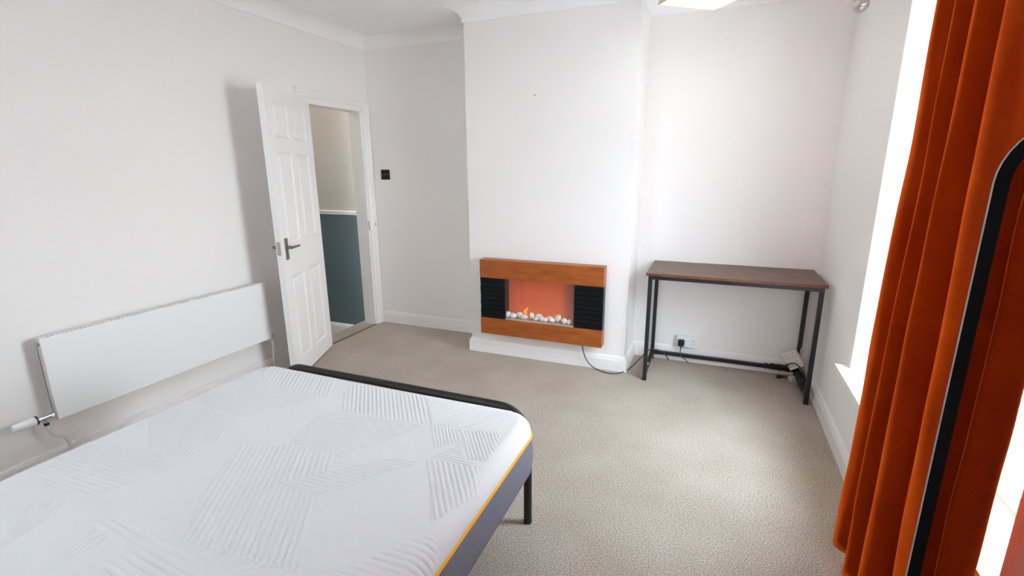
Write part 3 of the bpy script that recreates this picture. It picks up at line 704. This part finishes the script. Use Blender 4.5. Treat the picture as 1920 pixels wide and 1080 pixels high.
bm = bmesh.new(); bx(bm, LX, RXX, FYB-.022, FYB-.018, BS, TS)
sc_ = obj('glow_screen', fl(bm), FIRE, fi); sc_['label'] = 'glowing orange flame-effect screen'
bm = bmesh.new(); bx(bm, LX, RXX, FYF+.006, FYB-.022, BS+.0005, BS+.010); obj('pebble_tray', fl(bm), mat('tray', (.55, .42, .36), .6), fi)
bm = bmesh.new(); bx(bm, LX+.001, RXX-.001, FYF+.004, FYF+.0075, BS+.001, TS-.001); obj('glass_front', fl(bm), GLASS, fi)
# flame: curled tongue on the screen
bm = bmesh.new(); fp = [(0, 0, .012), (.006, .02, .015), (.002, .04, .013), (.014, .062, .009), (.028, .082, .002)]
tube(bm, catmull([(x, 0, z) for x, z, r in fp], 5), [.011+.004*math.sin(PI*k/20) if k < 11 else .014*(20-k)/10+.0006 for k in range(21)], 10)
bmesh.ops.scale(bm, vec=(1, .25, 1), verts=bm.verts)
fm = obj('flame', bm, FLAME, fi, smooth='all', loc=(1.672-(FX0+FX1)/2, -.026, BS+.018-FZ0)); fm['label'] = 'small orange flame tongue on the screen'

# pebbles in the tray: (screen fraction x, up, radius x, radius z, depth row, description)
def peb(x, zc, rx, rz, y, label, tilt=0):
    bm = bmesh.new(); bmesh.ops.create_icosphere(bm, subdivisions=3, radius=1)
    sd_ = R.uniform(0, 50)
    for v in bm.verts:
        v.co *= 1+.10*noise.noise(v.co*1.3+Vector((sd_, 0, 0))); v.co = Vector((v.co.x*rx, v.co.y*min(rx, rz)*.75, v.co.z*rz))
    bmesh.ops.rotate(bm, verts=bm.verts, cent=(0, 0, 0), matrix=Matrix.Rotation(tilt, 3, 'Y'))
    mn = min(v.co.z for v in bm.verts)
    o = obj('pebble', bm, PEBBLE, smooth='all', loc=(x, y, zc-(mn if zc < BS+.03 else 0)))
    return props(o, label, 'pebble', 'white pebbles in the electric fire')
ZB = BS+.0102
# photo x in the 930..1090 crop -> metres across the screen
px = lambda u: LX+(u-140)/(1205-140)*(RXX-LX)
PEB = [(160, ZB, .020, .026, -.455, 'white pebble at the far left end of the fire tray, against the dark slate', .3),
 (243, ZB, .030, .020, -.470, 'large oval white pebble, second from the left in the tray', .15),
 (335, ZB+.0, .026, .024, -.438, 'white pebble behind the gap left of the flame', .35),
 (425, ZB, .029, .018, -.468, 'long flat white pebble directly below the flame', .1),
 (533, ZB, .020, .027, -.448, 'upright rounded white pebble just right of the flame', -.2),
 (612, ZB, .020, .012, -.472, 'small low white pebble in front, near the tray centre', 0),
 (645, ZB+.0, .029, .024, -.442, 'broad white pebble at the back, just left of tray centre', .1),
 (705, ZB, .023, .018, -.455, 'slanting white pebble just right of the tray centre', -.5),
 (760, ZB, .021, .017, -.473, 'rounded white pebble in front, right of tray centre', .2),
 (822, ZB, .025, .020, -.436, 'dull white pebble lying behind, beside the tall round one', .1),
 (862, ZB, .023, .019, -.470, 'white pebble in front, left of the tall round one', .4),
 (948, ZB, .024, .029, -.448, 'tall round white pebble, the highest in the right half of the tray', .2),
 (1052, ZB, .024, .021, -.455, 'white pebble second from the right end of the tray', -.3),
 (1130, ZB, .016, .020, -.465, 'small upright white pebble at the right end of the tray', .4)]
for u, z_, rx_, rz_, y_, l_, t_ in PEB: peb(px(u), z_, rx_*1.08, rz_*1.08, -.436 if y_ > -.450 else -.459, l_, t_)

# ------------------------------------------------------------------ desk
DX0, DX1, DYF, DYB, DZ = 2.578, 3.630, -.5046, -.004, .778
dk = empty('desk', ((DX0+DX1)/2, (DYF+DYB)/2, 0), label='slim desk with dark rustic wood top and black metal frame', cat='desk')
def dl(bm): bmesh.ops.translate(bm, verts=bm.verts, vec=(-(DX0+DX1)/2, -(DYF+DYB)/2, 0)); return bm
TK = .018
bm = bmesh.new(); bx(bm, DX0, DX1, DYF, DYB, DZ-TK, DZ)
for f in bm.faces:
    if abs(f.calc_center_median().z-(DZ-TK/2)) < .004: f.material_index = 1
obj('tabletop', dl(bm), [RUSTIC, RUSTEDGE], dk)
LT = .026; LX0, LX1, LYF, LYB = DX0+.014, DX1-.014, DYF+.012, DYB-.045
for x in (LX0, LX1-LT):
    for y in (LYF, LYB):
        bm = bmesh.new(); bx(bm, x, x+LT, y, y+LT, .004, DZ-TK-LT); lg = obj('leg', dl(bm), BLACK, dk, bevel=.0015)
        bm = bmesh.new(); bx(bm, x-.001, x+LT+.001, y-.001, y+LT+.001, 0, .012); obj('foot_cap', dl(bm), BLACKP, lg)
for y in (LYF, LYB):
    bm = bmesh.new(); bx(bm, LX0, LX1, y, y+LT, DZ-TK-LT, DZ-TK); obj('top_rail', dl(bm), BLACK, dk, bevel=.001)
for x in (LX0, LX1-LT):
    bm = bmesh.new(); bx(bm, x, x+LT, LYF+LT, LYB, DZ-TK-LT, DZ-TK); obj('side_rail', dl(bm), BLACK, dk)
    bm = bmesh.new(); bx(bm, x, x+LT, LYF+LT, LYB, .042, .042+LT); obj('side_stretcher', dl(bm), BLACK, dk)
bm = bmesh.new(); bx(bm, LX0+LT, LX1-LT, LYB, LYB+LT, .042, .042+LT); obj('back_stretcher', dl(bm), BLACK, dk)
bm = bmesh.new(); bx(bm, LX0+.004, LX0+LT-.004, LYF+.14, LYF+.16, .0685, .071); s_ = obj('rating_sticker', dl(bm), PLASTW, dk); s_['label'] = 'small white sticker on the left stretcher'

# ------------------------------------------------------------------ sockets, switch, plugs and leads
so = empty('double_socket', (2.857, -.0005, .166), label='white double power socket on the wall under the desk', cat='socket')
bm = bmesh.new(); bx(bm, -.073, .073, -.030, 0, -.043, .043); bk = obj('back_box', bm, PLASTW, so, bevel=.002)
bm = bmesh.new(); bx(bm, -.074, .074, -.038, -.0302, -.044, .044); obj('face_plate', bm, PLASTW, so, bevel=.0025)
for x in (-.012, .012):
    bm = bmesh.new(); bx(bm, x-.006, x+.006, -.042, -.0382, .004, .022); obj('rocker_switch', bm, PLASTW, so, bevel=.001)
bm = bmesh.new(); bx(bm, .0395, .0445, -.0388, -.0379, .005, .014); bx(bm, .027, .034, -.0388, -.0379, -.017, -.013); bx(bm, .050, .057, -.0388, -.0379, -.017, -.013)
obj('socket_hole', bm, DARK, so)
for x in (-.062, .062):
    bm = bmesh.new(); cyl(bm, (x, -.0395, 0), (x, -.0379, 0), .003, n=10); obj('screw', bm, STEEL, so)
pg = empty('power_plug', (2.815, -.041, .160), label='black plug in the left side of the double socket, its lead hanging down', cat='plug')
bm = bmesh.new(); pr = rrect(-.025, .025, -.027, .024, .014, 5); A = [bm.verts.new((x, 0, z)) for x, z in pr]; B = [bm.verts.new((x*.86, -.030, z*.86-.002)) for x, z in pr]
for j in range(len(A)): bm.faces.new((A[j], A[(j+1)%len(A)], B[(j+1)%len(A)], B[j]))
bm.faces.new(A); bm.faces.new(B[::-1]); obj('plug_body', bm, BLACKP, pg, bevel=.002, smooth=True)
bm = bmesh.new(); cyl(bm, (0, -.018, -.022), (0, -.020, -.042), .006, .0045, n=10); obj('strain_relief', bm, CABLE, pg, smooth=True)
bm = bmesh.new(); tube(bm, catmull([(0, -.019, -.036), (-.001, -.020, -.075), (.010, -.020, -.108), (.040, -.018, -.132), (.066, -.012, -.1555)], 7), .0035, 8); obj('lead', bm, CABLE, pg, smooth='all')

cd = empty('fire_lead', (2.139, -.45, 0), label='dark grey lead looping from the electric fire over the carpet to the desk stretcher', cat='cable')
cpts = [(2.139, -.43, .200), (2.142, -.44, .165), (2.165, -.44, .088), (2.205, -.437, .034), (2.26, -.443, .008), (2.335, -.468, .0045), (2.405, -.455, .0045), (2.455, -.385, .0045), (2.490, -.29, .008), (2.535, -.19, .045), (2.575, -.10, .078), (2.612, -.052, .0755), (2.655, -.048, .074), (2.690, -.055, .062), (2.715, -.052, .035), (2.732, -.045, .004)]
bm = bmesh.new(); tube(bm, catmull([(x-2.139, y+.45, z) for x, y, z in cpts], 8), .0042, 8); obj('lead', bm, CABLE, cd, smooth='all')

sw = empty('light_switch', (.1495, -.0005, 1.4205), label='square black light switch on the wall right of the door', cat='light switch')
bm = bmesh.new(); bx(bm, -.044, .044, -.008, 0, -.044, .044); obj('switch_plate', bm, GLASSB, sw, bevel=.002)
bm = bmesh.new(); bx(bm, -.0125, .0125, -.0095, -.0082, -.0145, .0145); rk = obj('rocker', bm, BLACKP, sw, bevel=.0006)
bm = bmesh.new(); bx(bm, -.005, .005, -.0125, -.0097, -.011, .011); obj('toggle', bm, mat('grey_toggle', (.10, .10, .11), .3), rk)
for x in (-.030, .030):
    bm = bmesh.new(); cyl(bm, (x, -.0095, 0), (x, -.0079, 0), .0042, n=12); obj('screw', bm, CHROME, sw, smooth=True)

nl = bmesh.new(); zz = 1.963; cyl(nl, (1.737, -D, zz), (1.737, -D-.006, zz), .005, .004, n=10)
props(obj('wall_screw', nl, mat('nail', (.35, .33, .30), .5, .5)), 'small screw head left in the chimney breast above the fire', 'screw')

# extension lead block in the right-hand corner behind the desk leg
ex = empty('extension_lead', (3.586, -.096, .084), (math.radians(-10), math.radians(-36), math.radians(-16)), label='cream four-socket extension block tilted in the corner behind the right desk leg', cat='extension lead')
bm = bmesh.new(); bx(bm, -.030, .066, -.020, .012, 0, .125); blk = obj('block', bm, CREAM, ex, bevel=.004)
for (x, z) in ((-.008, .030), (.040, .030), (-.008, .090), (.040, .090)):
    for dx, dz, ww, hh in ((0, .012, .004, .008), (-.010, -.008, .008, .004), (.010, -.008, .008, .004)):
        bm = bmesh.new(); bx(bm, x+dx-ww/2, x+dx+ww/2, -.0208, -.0195, z+dz-hh/2, z+dz+hh/2); obj('socket_hole', bm, DARK, blk)
ad = empty('plug_adapter', (3.585, -.125, .0), (0, math.radians(0), .5), label='cream plug adapter on the carpet under the extension block', cat='adapter')
bm = bmesh.new(); bx(bm, -.035, .025, -.018, .018, .0, .034); obj('adapter_body', bm, CREAM, ad, bevel=.005)
bm = bmesh.new(); bx(bm, -.049, -.0352, -.002, .002, .014, .018); bx(bm, -.046, -.0352, -.013, -.009, .010, .014); obj('pin', bm, STEEL, ad)
lp_ = empty('loose_plug', (3.488, -.115, 0), (0, 0, .5), label='small black plug lying on the carpet left of the desk corner', cat='plug')
bm = bmesh.new(); bmesh.ops.create_icosphere(bm, subdivisions=2, radius=1)
for v in bm.verts: v.co = Vector((v.co.x*.020, v.co.y*.017, v.co.z*.014+.0135))
obj('plug_body', bm, BLACKP, lp_, smooth='all')
bm = bmesh.new(); tube(bm, catmull([(.012, 0, .012), (.035, .006, .008), (.055, -.004, .005)], 5), [.007, .006, .006, .005, .005, .005, .004, .004, .004, .004, .003], 8); obj('lead', bm, BLACKP, lp_, smooth='all')
wc = bmesh.new(); tube(wc, catmull([(3.646-.006, -.035, .245), (3.625, -.038, .243), (3.612, -.050, .215), (3.606, -.062, .165)], 7), .0032, 8)
props(obj('white_cord', wc, PLASTW, smooth='all'), 'short white lead dropping from the corner into the extension block', 'cable')
bc = bmesh.new(); tube(bc, catmull([(3.500, -.085, .070), (3.525, -.115, .110), (3.570, -.135, .135), (3.610, -.170, .112), (3.636, -.200, .055), (3.630, -.215, .010)], 8), .0042, 8)
props(obj('black_cord', bc, BLACKP, smooth='all'), 'black lead arching in front of the extension block', 'cable')
bc = bmesh.new(); tube(bc, catmull([(3.600, -.060, .175), (3.606, -.072, .135), (3.585, -.088, .108), (3.545, -.095, .100), (3.520, -.090, .085)], 8), .004, 8)
props(obj('black_cord', bc, BLACKP, smooth='all'), 'short black lead hooked over the front of the extension block', 'cable')
# dark bunched cable wound along the back and right stretchers
cb = empty('cable_bundle', (3.50, -.06, 0), label='bunched black cables wound round the desk stretchers in the right corner', cat='cable bundle')
def wind(a_, b_, turns, r, seed):
    a_, b_ = Vector(a_), Vector(b_); d_ = (b_-a_).normalized(); p_ = d_.orthogonal().normalized(); q_ = d_.cross(p_); rr = random.Random(seed); out = []
    for k in range(turns*9+1):
        t_ = k/(turns*9); an = 2*PI*turns*t_; r_ = r*(1+.22*math.sin(an*.37+seed)+rr.uniform(-.04, .04))
        out.append(a_.lerp(b_, t_)+p_*r_*math.cos(an)+q_*r_*math.sin(an)-Vector((3.50, -.06, 0)))
    return out
c_y = LYB+LT/2; c_x = LX1-LT/2; c_z = .042+LT/2
for seed, a_, b_, tn, r_ in ((1, (3.40, c_y, c_z), (3.59, c_y, c_z), 14, .0165), (2, (3.45, c_y, c_z), (3.58, c_y, c_z), 7, .019), (3, (c_x, -.09, c_z), (c_x, -.38, c_z), 19, .0165), (4, (c_x, -.10, c_z), (c_x, -.30, c_z), 11, .019)):
    bm = bmesh.new(); tube(bm, wind(a_, b_, tn, r_, seed), .0055, 7); obj('cable', bm, BLACKP, cb, smooth='all')

# ------------------------------------------------------------------ square ceiling light
LZ = 2.35; SL = .368
cl = empty('ceiling_light', (2.84, -.726, H), (0, 0, math.atan2(.231, .284)), label='square frosted ceiling light with pale gold rim', cat='ceiling light')
bm = bmesh.new(); bx(bm, -.07, .07, -.07, .07, -.03, 0); obj('ceiling_plate', bm, PLASTW, cl, bevel=.003)
bm = bmesh.new(); cyl(bm, (0, 0, -.10), (0, 0, -.03), .012, n=14); obj('stem', bm, GOLD, cl, smooth=True)
h = SL/2; zb = LZ-H
bm = bmesh.new()
for x0_, x1_, y0_, y1_ in ((-h, h, -h, -h+.006), (-h, h, h-.006, h), (-h, -h+.006, -h+.006, h-.006), (h-.006, h, -h+.006, h-.006)): bx(bm, x0_, x1_, y0_, y1_, zb, -.10)
bx(bm, -h, h, -h, h, -.10, -.095); obj('shade', bm, mat('cream_shade', (.78, .72, .60), .7), cl)
bm = bmesh.new(); bx(bm, -h+.0065, h-.0065, -h+.0065, h-.0065, zb+.004, zb+.008); obj('diffuser', bm, LIGHTD, cl)
bm = bmesh.new()
for x0_, x1_, y0_, y1_ in ((-h-.002, h+.002, -h-.002, -h+.004), (-h-.002, h+.002, h-.004, h+.002), (-h-.002, -h+.004, -h+.004, h-.004), (h-.004, h+.002, -h+.004, h-.004)): bx(bm, x0_, x1_, y0_, y1_, zb-.003, zb+.0035)
obj('rim', bm, GOLD, cl)
